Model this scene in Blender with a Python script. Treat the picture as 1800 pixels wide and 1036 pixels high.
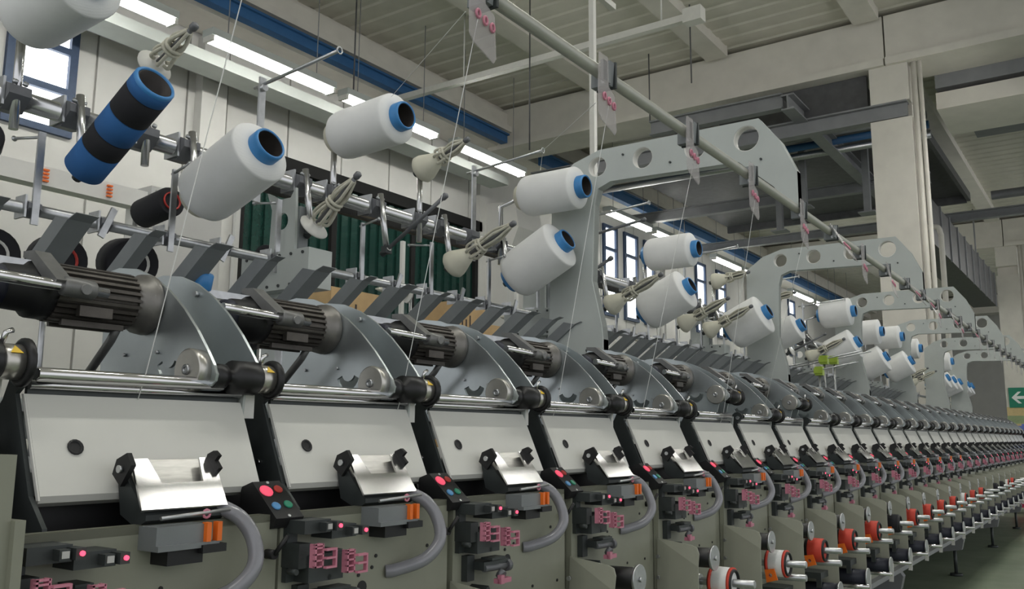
import bpy, bmesh, math, random
from mathutils import Vector, Matrix
random.seed(7)
PI = math.pi
SC = bpy.context.scene
for o in list(bpy.data.objects): bpy.data.objects.remove(o)
COL = SC.collection

# ------------------------------------------------------------------ camera
FPX, CAMZ = 1550.0, 1.15
ex = Vector((1088.0, -256.0, FPX)).normalized()             # row direction seen from the camera (x right, y up, z forward)
hz = Vector((1.0, -0.006, 0.0)).normalized()
def lcross(a, b): return Vector((a.y*b.z-a.z*b.y, a.z*b.x-a.x*b.z, a.x*b.y-a.y*b.x))
ez = lcross(ex, hz).normalized()
if ez.y < 0: ez = -ez
ey = lcross(ex, ez)
right = Vector((ex.x, ey.x, ez.x)); up = Vector((ex.y, ey.y, ez.y)); fwd = Vector((ex.z, ey.z, ez.z))
cd = bpy.data.cameras.new('camera'); cam = bpy.data.objects.new('camera', cd); COL.objects.link(cam)
cd.sensor_fit = 'HORIZONTAL'; cd.sensor_width = 36.0; cd.lens = FPX/1800.0*36.0
cd.clip_start = 0.02; cd.clip_end = 200
m = Matrix((right, up, -fwd)).transposed().to_4x4(); m.translation = Vector((0, 0, CAMZ))
cam.matrix_world = m
SC.camera = cam

# ------------------------------------------------------------------ world, exposure
w = bpy.data.worlds.new('World'); SC.world = w; w.use_nodes = True
bg = w.node_tree.nodes['Background']; bg.inputs[0].default_value = (0.95, 0.97, 1.0, 1); bg.inputs[1].default_value = 0.95
SC.view_settings.view_transform = 'Standard'; SC.view_settings.look = 'None'
SC.view_settings.gamma = 1.0; SC.view_settings.use_curve_mapping = False
SC.view_settings.exposure = 0.0
LAMP_POWER = 34.0        # emission of every fluorescent tube in the hall

# ------------------------------------------------------------------ materials
MATS = {}
def mat(name, col, rough=0.5, metal=0.0, var=0.08, scale=18.0, bump=0.0, bscale=120.0, emit=0.0, alpha=1.0, trans=0.0, stretch=None, coat=0.0):
    if name in MATS: return MATS[name]
    m = bpy.data.materials.new(name); m.use_nodes = True; MATS[name] = m
    nt = m.node_tree; b = nt.nodes['Principled BSDF']
    b.inputs['Roughness'].default_value = rough; b.inputs['Metallic'].default_value = metal
    b.inputs['Coat Weight'].default_value = coat
    tc = nt.nodes.new('ShaderNodeTexCoord'); mp = nt.nodes.new('ShaderNodeMapping')
    if stretch: mp.inputs['Scale'].default_value = stretch
    nt.links.new(tc.outputs['Object'], mp.inputs['Vector'])
    nz = nt.nodes.new('ShaderNodeTexNoise'); nz.inputs['Scale'].default_value = scale; nz.inputs['Detail'].default_value = 5
    nt.links.new(mp.outputs[0], nz.inputs['Vector'])
    rp = nt.nodes.new('ShaderNodeValToRGB'); c = list(col)[:3]
    rp.color_ramp.elements[0].position = 0.3; rp.color_ramp.elements[1].position = 0.7
    rp.color_ramp.elements[0].color = [max(0, v*(1-var)) for v in c]+[1]
    rp.color_ramp.elements[1].color = [min(1, v*(1+var)) for v in c]+[1]
    nt.links.new(nz.outputs['Fac'], rp.inputs[0]); nt.links.new(rp.outputs[0], b.inputs['Base Color'])
    if bump:
        n2 = nt.nodes.new('ShaderNodeTexNoise'); n2.inputs['Scale'].default_value = bscale; n2.inputs['Detail'].default_value = 3
        nt.links.new(mp.outputs[0], n2.inputs['Vector'])
        bp = nt.nodes.new('ShaderNodeBump'); bp.inputs['Strength'].default_value = bump; bp.inputs['Distance'].default_value = 0.004
        nt.links.new(n2.outputs['Fac'], bp.inputs['Height']); nt.links.new(bp.outputs[0], b.inputs['Normal'])
    if emit:
        nt.links.new(rp.outputs[0], b.inputs['Emission Color']); b.inputs['Emission Strength'].default_value = emit
    if alpha < 1: b.inputs['Alpha'].default_value = alpha
    if trans: b.inputs['Transmission Weight'].default_value = trans
    return m
def yarn_mat(name, col):
    """wound yarn: fine helical relief round the axis (object Z)"""
    m = mat(name, col, 0.85, 0, 0.04, 9)
    nt = m.node_tree; b = nt.nodes['Principled BSDF']
    tc = nt.nodes.new('ShaderNodeTexCoord'); mp = nt.nodes.new('ShaderNodeMapping'); mp.inputs['Rotation'].default_value = (0.25, 0.1, 0)
    wv = nt.nodes.new('ShaderNodeTexWave'); wv.bands_direction = 'Z'; wv.inputs['Scale'].default_value = 85; wv.inputs['Distortion'].default_value = 1.5
    wv.inputs['Detail'].default_value = 2
    nt.links.new(tc.outputs['Object'], mp.inputs[0]); nt.links.new(mp.outputs[0], wv.inputs[0])
    bp = nt.nodes.new('ShaderNodeBump'); bp.inputs['Strength'].default_value = 0.07; bp.inputs['Distance'].default_value = 0.002
    nt.links.new(wv.outputs['Fac'], bp.inputs['Height']); nt.links.new(bp.outputs[0], b.inputs['Normal'])
    return m
M = dict(
    cover=mat('cover_paint', (.70, .695, .65), .34, 0, .03, 6, coat=.1),
    fascia=mat('fascia_paint', (.27, .275, .215), .5, 0, .07, 7),
    sep=mat('separator_paint', (.33, .335, .27), .5, 0, .05, 8),
    dark=mat('dark_plate', (.045, .052, .052), .5, .2, .15),
    black=mat('black_plastic', (.010, .010, .011), .55, 0, .2),
    rubber=mat('black_rubber', (.009, .009, .010), .42, 0, .2),
    fin=mat('fin_steel', (.50, .54, .55), .30, .8, .16, 6),
    motor=mat('motor_casting', (.095, .085, .075), .5, .45, .2, 30, .2),
    bell=mat('motor_bell', (.22, .21, .195), .42, .6, .15, 30),
    arm=mat('cast_arm', (.20, .20, .195), .45, .5, .12, 30),
    chrome=mat('chrome', (.72, .71, .72), .14, 1, .04),
    arm_steel=mat('arm_steel', (.66, .66, .67), .24, .95, .05),
    steel=mat('galvanised', (.50, .51, .52), .33, .9, .12, 40),
    alu=mat('aluminium', (.55, .53, .49), .3, .85, .08, 30),
    tray=mat('polished_tray', (.70, .69, .69), .20, 1, .04, 30),
    brushed=mat('brushed_tray', (.50, .49, .47), .35, .8, .12, 30, stretch=(1, 8, 1)),
    greyp=mat('grey_paint', (.46, .49, .47), .45, 0, .04, 5),
    greyd=mat('grey_channel', (.20, .215, .22), .45, .1, .08, 10),
    clamp=mat('clamp_grey', (.16, .165, .175), .45, .3, .1, 30),
    pipe=mat('pipe_paint', (.45, .45, .40), .35, .25, .05, 20),
    pink=mat('pink_ceramic', (.60, .22, .30), .35, 0, .08),
    blue=mat('blue_tube', (.05, .235, .54), .38, 0, .08),
    tubein=mat('tube_inside', (.035, .028, .026), .6, 0, .2),
    red=mat('red_yarn', (.62, .055, .03), .6, 0, .07, 30),
    redp=mat('red_lens', (.85, .06, .10), .35, 0, .03),
    redd=mat('red_button', (.50, .04, .03), .35, 0, .03),
    led=mat('led_red', (1.0, .08, .16), .3, 0, 0, emit=1.6),
    ledbig=mat('lamp_red', (1.0, .10, .18), .3, 0, 0, emit=.55),
    blueb=mat('blue_button', (.10, .32, .62), .35, 0, .03),
    greenb=mat('green_button', (.02, .26, .15), .35, 0, .03),
    orange=mat('orange_plastic', (.85, .17, .015), .4, 0, .05),
    yellow=mat('yellow_label', (.80, .52, .03), .5, 0, .05),
    hose=mat('grey_hose', (.24, .24, .265), .25, 0, .08, coat=.3),
    cord=mat('elastic_cord', (.56, .54, .45), .8, 0, .12, 60, .4, 400),
    cream=yarn_mat('cream_yarn', (.66, .64, .53)),
    yarn=yarn_mat('white_yarn', (.82, .82, .81)),
    blacky=yarn_mat('black_yarn', (.016, .016, .02)),
    matt=mat('matt_black', (.004, .004, .004), 1.0, 0, 0),
    navy=mat('navy_drum', (.018, .020, .035), .5, 0, .15),
    bluey=yarn_mat('blue_yarn', (.025, .12, .33)),
    whitep=mat('white_plastic', (.70, .69, .65), .4, 0, .03),
    acryl=mat('acrylic_plate', (.62, .58, .58), .25, 0, .05, alpha=.38),
    thread=mat('thread', (.78, .78, .76), .8, 0, 0),
    wall=mat('wall_paint', (.53, .525, .50), .7, 0, .035, 2.5, .08, 30),
    ceil=mat('ceiling_paint', (.64, .615, .54), .6, 0, .05, 3),
    beam=mat('concrete_paint', (.68, .65, .59), .75, 0, .05, 3, .15, 25),
    floor=None, bluep=mat('blue_paint', (.03, .115, .27), .5, 0, .08, 6),
    greyb=mat('grey_steelwork', (.25, .255, .265), .5, .2, .08, 4),
    duct=mat('dark_duct', (.105, .105, .11), .5, .3, .15, 6),
    green=mat('green_sheet', (.007, .035, .027), .22, .1, .12, 6, coat=.3),
    card=mat('cardboard', (.50, .34, .17), .8, 0, .08, 8),
    print_=mat('box_print', (.05, .04, .04), .8, 0, .05),
    tube=mat('fluorescent_tube', (1, .985, .93), .5, 0, 0, emit=LAMP_POWER),
    pane=mat('daylight_pane', (.93, .97, 1), .3, 0, 0, emit=3.2),
    frame=mat('window_frame', (.03, .055, .11), .5, 0, .1),
    exitg=mat('exit_green', (.01, .22, .13), .5, 0, .05),
    exitw=mat('exit_white', (.85, .87, .86), .5, 0, .02),
    lime=mat('lime_plastic', (.35, .48, .05), .45, 0, .1),
    crimson=mat('crimson_bin', (.50, .03, .10), .5, 0, .05),
    brightblue=mat('blue_lid', (.16, .22, .62), .5, 0, .05),
    tan=mat('tan_paint', (.62, .48, .24), .6, 0, .06), palegreen=mat('pale_green_paint', (.30, .37, .20), .6, 0, .06),
)
def floor_mat():
    m = bpy.data.materials.new('green_epoxy_floor'); m.use_nodes = True; nt = m.node_tree; b = nt.nodes['Principled BSDF']
    tc = nt.nodes.new('ShaderNodeTexCoord')
    nz = nt.nodes.new('ShaderNodeTexNoise'); nz.inputs['Scale'].default_value = 1.6; nz.inputs['Detail'].default_value = 6
    nt.links.new(tc.outputs['Object'], nz.inputs['Vector'])
    rp = nt.nodes.new('ShaderNodeValToRGB'); rp.color_ramp.elements[0].color = (.17, .215, .145, 1); rp.color_ramp.elements[1].color = (.27, .32, .23, 1)
    rp.color_ramp.elements[0].position = .3; rp.color_ramp.elements[1].position = .72
    nt.links.new(nz.outputs['Fac'], rp.inputs[0]); nt.links.new(rp.outputs[0], b.inputs['Base Color'])
    n2 = nt.nodes.new('ShaderNodeTexNoise'); n2.inputs['Scale'].default_value = 5; n2.inputs['Detail'].default_value = 4
    r2 = nt.nodes.new('ShaderNodeMapRange'); r2.inputs[3].default_value = .22; r2.inputs[4].default_value = .5
    nt.links.new(tc.outputs['Object'], n2.inputs['Vector']); nt.links.new(n2.outputs['Fac'], r2.inputs[0]); nt.links.new(r2.outputs[0], b.inputs['Roughness'])
    return m
M['floor'] = floor_mat()

# ------------------------------------------------------------------ mesh helpers (world coordinates, then moved to the parent's origin)
def bm_new(): return bmesh.new()
def box(bm, x0, x1, y0, y1, z0, z1, rot=None, piv=None):
    r = bmesh.ops.create_cube(bm, size=1.0)
    vs = r['verts']
    for v in vs: v.co = Vector(((x0+x1)/2+v.co.x*(x1-x0), (y0+y1)/2+v.co.y*(y1-y0), (z0+z1)/2+v.co.z*(z1-z0)))
    if rot:
        p = Vector(piv) if piv else Vector(((x0+x1)/2, (y0+y1)/2, (z0+z1)/2))
        bmesh.ops.rotate(bm, cent=p, matrix=rot, verts=vs)
    return vs
def frame_of(d):
    d = d.normalized(); a = Vector((0, 0, 1)) if abs(d.z) < .9 else Vector((1, 0, 0))
    u = d.cross(a).normalized(); return u, d.cross(u).normalized()
def lathe(bm, p, d, prof, n=20, cap=True):
    """prof: list of (distance along d, radius)"""
    p = Vector(p); d = Vector(d).normalized(); u, v = frame_of(d); rings = []
    for t, r in prof:
        rings.append([bm.verts.new(p+d*t+(u*math.cos(2*PI*k/n)+v*math.sin(2*PI*k/n))*max(r, 1e-5)) for k in range(n)])
    for a, b in zip(rings, rings[1:]):
        for k in range(n):
            f = bm.faces.new((a[k], a[(k+1) % n], b[(k+1) % n], b[k])); f.smooth = True
    if cap:
        if prof[0][1] > 1e-4: bm.faces.new(list(reversed(rings[0])))
        if prof[-1][1] > 1e-4: bm.faces.new(rings[-1])
def cyl(bm, a, b, r, n=16, bev=0.0):
    a = Vector(a); b = Vector(b); L = (b-a).length
    pr = [(0, r), (L, r)] if not bev else [(0, r-bev), (bev, r), (L-bev, r), (L, r-bev)]
    lathe(bm, a, b-a, pr, n)
def tube(bm, pts, r, n=8, closed=False):
    pts = [Vector(p) for p in pts]; rings = []; u = None; N = len(pts)
    for i, p in enumerate(pts):
        a = pts[(i-1) % N] if (closed or i > 0) else p; b = pts[(i+1) % N] if (closed or i < N-1) else p
        d = (b-a).normalized()
        if u is None: u, _ = frame_of(d)
        u = (u-d*u.dot(d)).normalized(); v = d.cross(u)
        rr = r(i/(N-1)) if callable(r) else r
        rings.append([bm.verts.new(p+(u*math.cos(2*PI*k/n)+v*math.sin(2*PI*k/n))*rr) for k in range(n)])
    pairs = list(zip(rings, rings[1:])) + ([(rings[-1], rings[0])] if closed else [])
    for a, b in pairs:
        for k in range(n): bm.faces.new((a[k], a[(k+1) % n], b[(k+1) % n], b[k])).smooth = True
    if not closed: bm.faces.new(list(reversed(rings[0]))); bm.faces.new(rings[-1])
def spline(pts, n=8):
    pts = [Vector(p) for p in pts]; out = []; P = [pts[0]*2-pts[1]]+pts+[pts[-1]*2-pts[-2]]
    for i in range(1, len(P)-2):
        for k in range(n):
            t = k/n; a, b, c, d = P[i-1], P[i], P[i+1], P[i+2]
            out.append(.5*((2*b)+(c-a)*t+(2*a-5*b+4*c-d)*t*t+(3*b-a-3*c+d)*t**3))
    return out+[pts[-1]]
def plate(bm, outer, holes, x0, x1, axis='x'):
    """flat plate cut from a 2-D outline with holes; extruded along an axis from x0 to x1"""
    def P(a, b, t): return {'x': (t, a, b), 'y': (a, t, b), 'z': (a, b, t)}[axis]
    es = []; 
    for lp in [outer]+list(holes):
        vs = [bm.verts.new(P(a, b, x0)) for a, b in lp]
        for i in range(len(vs)): es.append(bm.edges.new((vs[i], vs[(i+1) % len(vs)])))
    fs = [f for f in bmesh.ops.triangle_fill(bm, use_beauty=True, use_dissolve=False, edges=es)['geom'] if isinstance(f, bmesh.types.BMFace)]
    ex_ = bmesh.ops.extrude_face_region(bm, geom=fs)
    dv = Vector(P(0, 0, x1))-Vector(P(0, 0, x0))
    bmesh.ops.translate(bm, vec=dv, verts=[g for g in ex_['geom'] if isinstance(g, bmesh.types.BMVert)])
    bmesh.ops.recalc_face_normals(bm, faces=bm.faces)
def circ(cy, cz, r, n=20, a0=0, a1=2*PI):
    full = abs(a1-a0-2*PI) < 1e-6; k = n if full else n+1
    return [(cy+r*math.cos(a0+(a1-a0)*i/n), cz+r*math.sin(a0+(a1-a0)*i/n)) for i in range(k)]
def slab(bm, c, off):
    a = [bm.verts.new(Vector(p)) for p in c]; b = [bm.verts.new(Vector(p)+Vector(off)) for p in c]; n = len(a)
    bm.faces.new(a); bm.faces.new(list(reversed(b)))
    for k in range(n): bm.faces.new((a[k], b[k], b[(k+1) % n], a[(k+1) % n]))
def mesh_from(bm, name, material, org=(0, 0, 0)):
    bmesh.ops.recalc_face_normals(bm, faces=bm.faces)
    if Vector(org).length: bmesh.ops.translate(bm, vec=-Vector(org), verts=bm.verts)
    me = bpy.data.meshes.new(name); bm.to_mesh(me); bm.free()
    for mm in (material if isinstance(material, (list, tuple)) else [material]): me.materials.append(mm)
    return me
def link(name, data, parent=None, loc=None):
    o = bpy.data.objects.new(name, data); COL.objects.link(o)
    if parent: o.parent = parent
    if loc is not None: o.location = loc
    return o
def wpos(o):
    v = Vector((0, 0, 0))
    while o: v += o.location; o = o.parent
    return v
def part(name, parent, material, fn, **kw):
    """one mesh part built in world coordinates (parents carry no rotation)"""
    bm = bm_new(); fn(bm)
    o = link(name, mesh_from(bm, name, material, wpos(parent)), parent)
    if 'label' in kw: o['label'] = kw['label']
    return o
def tag(o, label=None, cat=None, group=None, kind=None):
    if label: o['label'] = label
    if cat: o['category'] = cat
    if group: o['group'] = group
    if kind: o['kind'] = kind
    return o
def thing(name, label, cat, loc=(0, 0, 0), group=None, kind=None):
    return tag(link(name, None, None, Vector(loc)), label, cat, group, kind)
def solo(name, material, fn, label=None, cat=None, loc=(0, 0, 0), group=None, kind=None):
    bm = bm_new(); fn(bm)
    return tag(link(name, mesh_from(bm, name, material, loc), None, Vector(loc)), label, cat, group, kind)
def copy_tree(o, parent=None):
    c = o.copy(); COL.objects.link(c); c.parent = parent
    for ch in list(o.children):
        copy_tree(ch, c)
    return c
ONES = ['zeroth', 'first', 'second', 'third', 'fourth', 'fifth', 'sixth', 'seventh', 'eighth', 'ninth', 'tenth', 'eleventh', 'twelfth', 'thirteenth', 'fourteenth',
        'fifteenth', 'sixteenth', 'seventeenth', 'eighteenth', 'nineteenth']
TENS = {20: 'twent', 30: 'thirt', 40: 'fort', 50: 'fift', 60: 'sixt'}
def nth(k):
    if k < 20: return ONES[k]
    t = k//10*10
    return TENS[t]+('ieth' if k % 10 == 0 else 'y-'+ONES[k % 10])
def rx(a): return Matrix.Rotation(a, 3, 'X')
def rz(a): return Matrix.Rotation(a, 3, 'Z')

# ================================================================== the hall
XEND = 58.0
WY = 12.6
solo('floor', M['floor'], lambda bm: box(bm, -10, XEND, -12, WY+.3, -.1, 0), kind='structure')
# --- ceiling: folded steel deck, ribs run across the hall; joists along it
CZ = 8.96
def deck(bm):
    p = .45; x = -7.0; prof = []
    while x < XEND:
        prof += [(x, 0), (x+.25, 0), (x+.29, .028), (x+.41, .028)]; x += p
    for (xa, za), (xb, zb) in zip(prof, prof[1:]):
        bm.faces.new([bm.verts.new(c) for c in ((xa, -12, CZ+za), (xb, -12, CZ+zb), (xb, WY, CZ+zb), (xa, WY, CZ+za))])
    box(bm, -7, XEND, -12, WY, CZ+.15, CZ+.3)
ceiling = solo('ceiling', M['ceil'], deck, kind='structure')
for yj in (8.84, 6.04, 3.15, .26, -2.8, -6.0):
    for (xa, xb) in ((-7, 16.3), (17.3, 34.7), (35.7, 54.0)):
        part('joist', ceiling, M['beam'], lambda bm: box(bm, xa, xb, yj, yj+.45, 8.76, CZ+.03))
for xb in (16.45, 35.0, 53.5):
    for (ya, yb) in ((3.13, WY-.5), (-12, 3.10)):
        def f(bm):
            box(bm, xb, xb+.88, ya, yb, 8.03, 8.87)
            box(bm, xb-.09, xb+.96, ya, yb, 7.89, 8.03)
        part('cross_beam', ceiling, M['beam'], f)
# --- long wall with its panels
wall = solo('wall_left', M['wall'], lambda bm: box(bm, -10, XEND, WY+.05, WY+.3, 0, 9.1), kind='structure')
edges = [1.6, 3.85, 5.4, 6.9, 8.5, 9.3, 10.7, 12.1, 13.5, 14.9, 16.3, 17.0, 18.6, 20.1, 21.7, 22.8, 24.4, 25.0, 26.6, 28.4, 29.8, 30.6, 31.9, 32.6, 34.3, 36, 37.8, 39.6, 41.3, 43, 44.8, 46.5]
WIN = [(5.56, 6.58, 5.47, 7.22), (22.9, 23.8, 4.74, 7.54), (24.25, 25.2, 4.74, 7.54), (25.65, 26.4, 4.74, 7.54), (29.85, 30.8, 4.91, 7.54), (31.85, 32.8, 4.91, 7.54), (37.3, 38.3, 4.91, 7.54), (40.6, 41.6, 4.91, 7.54)]
for a, b in zip(edges, edges[1:]):
    def f(bm):
        hit = [w_ for w_ in WIN if w_[0] < b-.05 and w_[1] > a+.05]
        if not hit: box(bm, a+.02, b-.02, WY, WY+.08, 0, 7.9); return
        box(bm, a+.02, b-.02, WY, WY+.08, 0, hit[0][2]); box(bm, a+.02, b-.02, WY, WY+.08, hit[0][3], 7.9)
        z0, z1 = hit[0][2], hit[0][3]; x = a+.02
        for h in hit:
            if h[0]-x > .01: box(bm, x, h[0], WY, WY+.08, z0, z1)
            x = max(x, h[1])
        if b-.02-x > .01: box(bm, x, b-.02, WY, WY+.08, z0, z1)
    part('wall_panel', wall, M['wall'], f)
for i, (xa, xb, za, zb) in enumerate(WIN):
    t = thing('window_%d' % (i+1), None, None, ((xa+xb)/2, WY, za), kind='structure')
    f_ = .12
    def fr(bm):
        box(bm, xa, xa+f_, WY-.07, WY+.1, za, zb); box(bm, xb-f_, xb, WY-.07, WY+.1, za, zb)
        for z in [za, za+(zb-za)*.36, za+(zb-za)*.72, zb-.10]: box(bm, xa+f_, xb-f_, WY-.07, WY+.1, z, z+.10)
    part('window_frame', t, M['frame'], fr)
    for k in range(3):
        z0 = za+(zb-za)*.36*k+.10; z1 = za+(zb-za)*.36*(k+1) if k < 2 else zb-.10
        part('pane', t, M['pane'], lambda bm: box(bm, xa+f_, xb-f_, WY, WY+.03, z0, z1))
for px in (8.65, 16.5, 26.9, 35.0):
    part('pilaster', wall, M['wall'], lambda bm: box(bm, px, px+.5, WY-.2, WY+.08, 0, 7.9))
solo('wall_back', M['wall'], lambda bm: box(bm, XEND-.3, XEND, -12, WY+.3, 0, 9.1), kind='structure')
# --- edge beam along the long wall, blue crane rail, cable trays
def f(bm):
    box(bm, -7, 54, 11.8, WY, 7.98, 8.97); box(bm, -7, 54, 11.45, 11.9, 8.27, 8.41); box(bm, -7, 54, 11.58, 11.9, 8.41, 8.76)
solo('trim_1', M['beam'], f, kind='structure')
solo('crane_rail', M['bluep'], lambda bm: (box(bm, 4.2, 16.2, 11.4, 11.58, 7.93, 8.12), box(bm, 4.2, 16.2, 11.34, 11.64, 8.10, 8.14)),
     'long blue painted rail above the row of fluorescent lights', 'rail', (10, 11.5, 7.9))
solo('crane_rail', M['bluep'], lambda bm: (box(bm, 17.8, 49, 11.4, 11.58, 7.84, 8.10), box(bm, 17.8, 49, 11.34, 11.64, 8.08, 8.13)),
     'blue painted rail beyond the concrete cross beam, farther back', 'rail', (28, 11.5, 7.9))
solo('cable_tray', M['greyp'], lambda bm: (box(bm, 2.6, 16.1, 11.3, 11.8, 6.87, 6.91), box(bm, 2.6, 16.1, 11.3, 11.32, 6.91, 7.05), box(bm, 2.6, 16.1, 11.78, 11.8, 6.91, 7.05)),
     'pale grey cable tray running below the fluorescent lights along the white wall', 'cable tray', (8, 11.6, 6.9))
solo('cable_tray', M['greyb'], lambda bm: (box(bm, 2.6, 16.1, 11.95, 12.3, 7.10, 7.15), box(bm, 2.6, 16.1, 11.95, 11.98, 7.15, 7.36)),
     'darker grey cable tray close against the white wall behind the lights', 'cable tray', (8, 12.2, 7.1))
# --- fluorescent lights
def light(x0, x1, y, z, label, grp):
    t = thing('fluorescent_light', label, 'light', ((x0+x1)/2, y, z), grp)
    part('housing', t, M['greyp'], lambda bm: box(bm, x0, x1, y-.12, y+.12, z+.06, z+.17))
    for dy in (-.055, .055):
        part('light_tube', t, M['tube'], lambda bm: cyl(bm, (x0+.05, y+dy, z+.02), (x1-.05, y+dy, z+.02), .038, 10))
    for xe in (x0, x1-.05):
        part('end_cap', t, M['whitep'], lambda bm: box(bm, xe, xe+.05, y-.10, y+.10, z-.02, z+.06))
    for xe in (x0+.35, x1-.35):
        part('hanger', t, M['greyb'], lambda bm: cyl(bm, (xe, y, z+.17), (xe, y, CZ+.02), .008, 6))
    return t
LX = [(4.3, 6.8), (7.35, 9.8), (10.05, 12.5), (13.05, 15.5), (19.35, 21.8), (22.05, 23.8), (26.4, 28.7), (29.0, 31.3), (34.3, 37.1), (37.5, 40.2), (40.6, 43.4)]
for i, (a, b) in enumerate(LX):
    light(a, b, 10.5, 6.80, '%s lit fluorescent light from the left in the row under the blue rail' % nth(i+1), 'fluorescent lights beside the long wall')
for xa in (-3.0, .6, 4.2, 7.8, 11.2, 14.4, 25.9, 29.5):
    light(xa, xa+2.6, .42, 6.6, 'fluorescent light in the row above the aisle', 'fluorescent lights above the aisle')
# --- concrete columns
def column(x, label):
    t = thing('concrete_column', label, 'column', (x+.35, 3.08, 0))
    part('shaft', t, M['beam'], lambda bm: box(bm, x, x+.7, 2.73, 3.43, 0, 6.87))
    part('column_head', t, M['beam'], lambda bm: box(bm, x, x+.7, 2.75, 3.41, 7.19, 7.92))
    part('neck', t, M['beam'], lambda bm: box(bm, x+.28, x+.7, 2.76, 3.40, 6.84, 7.22))
    for k, dy in enumerate((0, -.10)):
        part('drain_pipe', t, M['beam'], lambda bm: cyl(bm, (x+.09, 2.66+dy, 0), (x+.09, 2.66+dy, 7.89), .053-.014*k, 12))
    return t
column(16.45, 'white concrete column with drain pipes at the near cross beam')
col2 = column(35.0, 'white concrete column farther back with yellow and green painted foot')
part('yellow_band', col2, M['tan'], lambda bm: box(bm, 34.98, 35.0, 2.73, 3.43, 1.95, 2.25))
part('green_band', col2, M['palegreen'], lambda bm: box(bm, 34.98, 35.0, 2.73, 3.43, 1.68, 1.95))
part('yellow_band', col2, M['tan'], lambda bm: box(bm, 34.98, 35.0, 2.73, 3.43, 0, 1.68))
# --- grey steelwork under the second bay
def ibeam(bm, a, b, h, wd):
    a = Vector(a); b = Vector(b); alongx = abs(b.x-a.x) > abs(b.y-a.y)
    for (o0, o1, z0, z1) in ((-wd/2, wd/2, 0, .03), (-.014, .014, .03, h-.03), (-wd/2, wd/2, h-.03, h)):
        if alongx: box(bm, min(a.x, b.x), max(a.x, b.x), a.y+o0, a.y+o1, a.z+z0, a.z+z1)
        else: box(bm, a.x+o0, a.x+o1, min(a.y, b.y), max(a.y, b.y), a.z+z0, a.z+z1)
def sw(a, b, h, wd, label): solo('steel_beam', M['greyb'], lambda bm: ibeam(bm, a, b, h, wd), label, 'beam', Vector(a))
sw((16.55, 2.8, 6.88), (16.55, 10.9, 6.88), .31, .24, 'grey steel beam let into the notch of the near concrete column')
sw((15.75, 4.8, 7.2), (15.75, 7.5, 7.2), .30, .2, 'short grey steel beam hanging under the near concrete cross beam')
sw((15.66, 4.69, 7.15), (24.8, 4.69, 7.15), .30, .24, 'grey steel beam running away from the camera toward the concrete column')
sw((21.7, 3.3, 7.0), (21.7, 11.2, 7.0), .28, .2, 'dim grey steel cross beam in the second bay behind the grey gantry')
sw((26.6, -9, 7.1), (26.6, 11.2, 7.1), .25, .2, 'long grey steel cross beam crossing behind the column in the second bay')
solo('ventilation_duct', M['duct'], lambda bm: (box(bm, 16.75, 17.75, 3.6, 6.3, 7.29, 7.85), box(bm, 16.66, 16.75, 3.5, 6.4, 7.22, 7.88)),
     'dark grey box duct under the cross beam left of the column', 'duct', (17.1, 5, 7.3))
for i, (z, mm) in enumerate(((7.54, 'greyb'), (7.40, 'bluep'), (7.26, 'steel'))):
    solo('service_pipe', M[mm], lambda bm: cyl(bm, (18.5+.2*i, 2.8, z), (18.5+.2*i, 11.5, z), .08, 10),
         ['grey service pipe, topmost of the three under the dark box duct', 'blue service pipe between two grey pipes under the dark duct', 'bare metal service pipe, lowest of three under the dark duct'][i], 'pipe', (18.5+.2*i, 7, z))
for i, (x, y, z0) in enumerate(((19.6, 5.6, 6.3), (20.3, 4.4, 6.15), (21.0, 6.6, 6.15))):
    solo('hanger_post', M['greyb'], lambda bm: (box(bm, x-.07, x+.07, y-.07, y+.07, z0, 8.9), box(bm, x-.18, x+.18, y-.18, y+.18, z0-.03, z0)),
         '%s steel hanger post from the camera below the dark second bay' % nth(i+1), 'post', (x, y, z0), 'steel hanger posts')
solo('service_deck', M['duct'], lambda bm: (box(bm, 18.2, 26, 3.0, 9.8, 7.65, 7.72), box(bm, 18.2, 26, 3.0, 3.09, 7.5, 7.65), box(bm, 25.9, 26, 3.09, 9.8, 7.45, 7.65)),
     'dark underside of a service deck above the grey steel beams', 'deck', (21, 6.3, 7.65))
t = thing('ventilation_duct', 'long ribbed dark grey duct between the two concrete columns', 'duct', (29, 3.8, 5.6))
part('duct_body', t, M['duct'], lambda bm: box(bm, 22, 34.8, 3.46, 4.2, 5.76, 6.88))
for x in (22.8, 33.2): part('duct_hanger', t, M['greyb'], lambda bm: cyl(bm, (x, 3.8, 6.87), (x, 3.8, CZ+.02), .026, 6))
for k in range(10):
    x = 22.4+k*1.35
    part('rib', t, M['greyb'], lambda bm: (box(bm, x, x+.06, 3.42, 3.46, 5.72, 6.92), box(bm, x, x+.06, 3.46, 4.24, 6.88, 6.92)))
solo('conduit_bend', M['beam'], lambda bm: tube(bm, spline([(21.9, 3.76, 5.96), (21.9, 3.33, 6.0), (21.9, 3.2, 5.84), (21.9, 3.19, 5.1), (21.9, 3.19, 0)], 6), .06, 8),
     'white conduit bending down beside the concrete column', 'conduit', (21.9, 3.2, 0))
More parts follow.
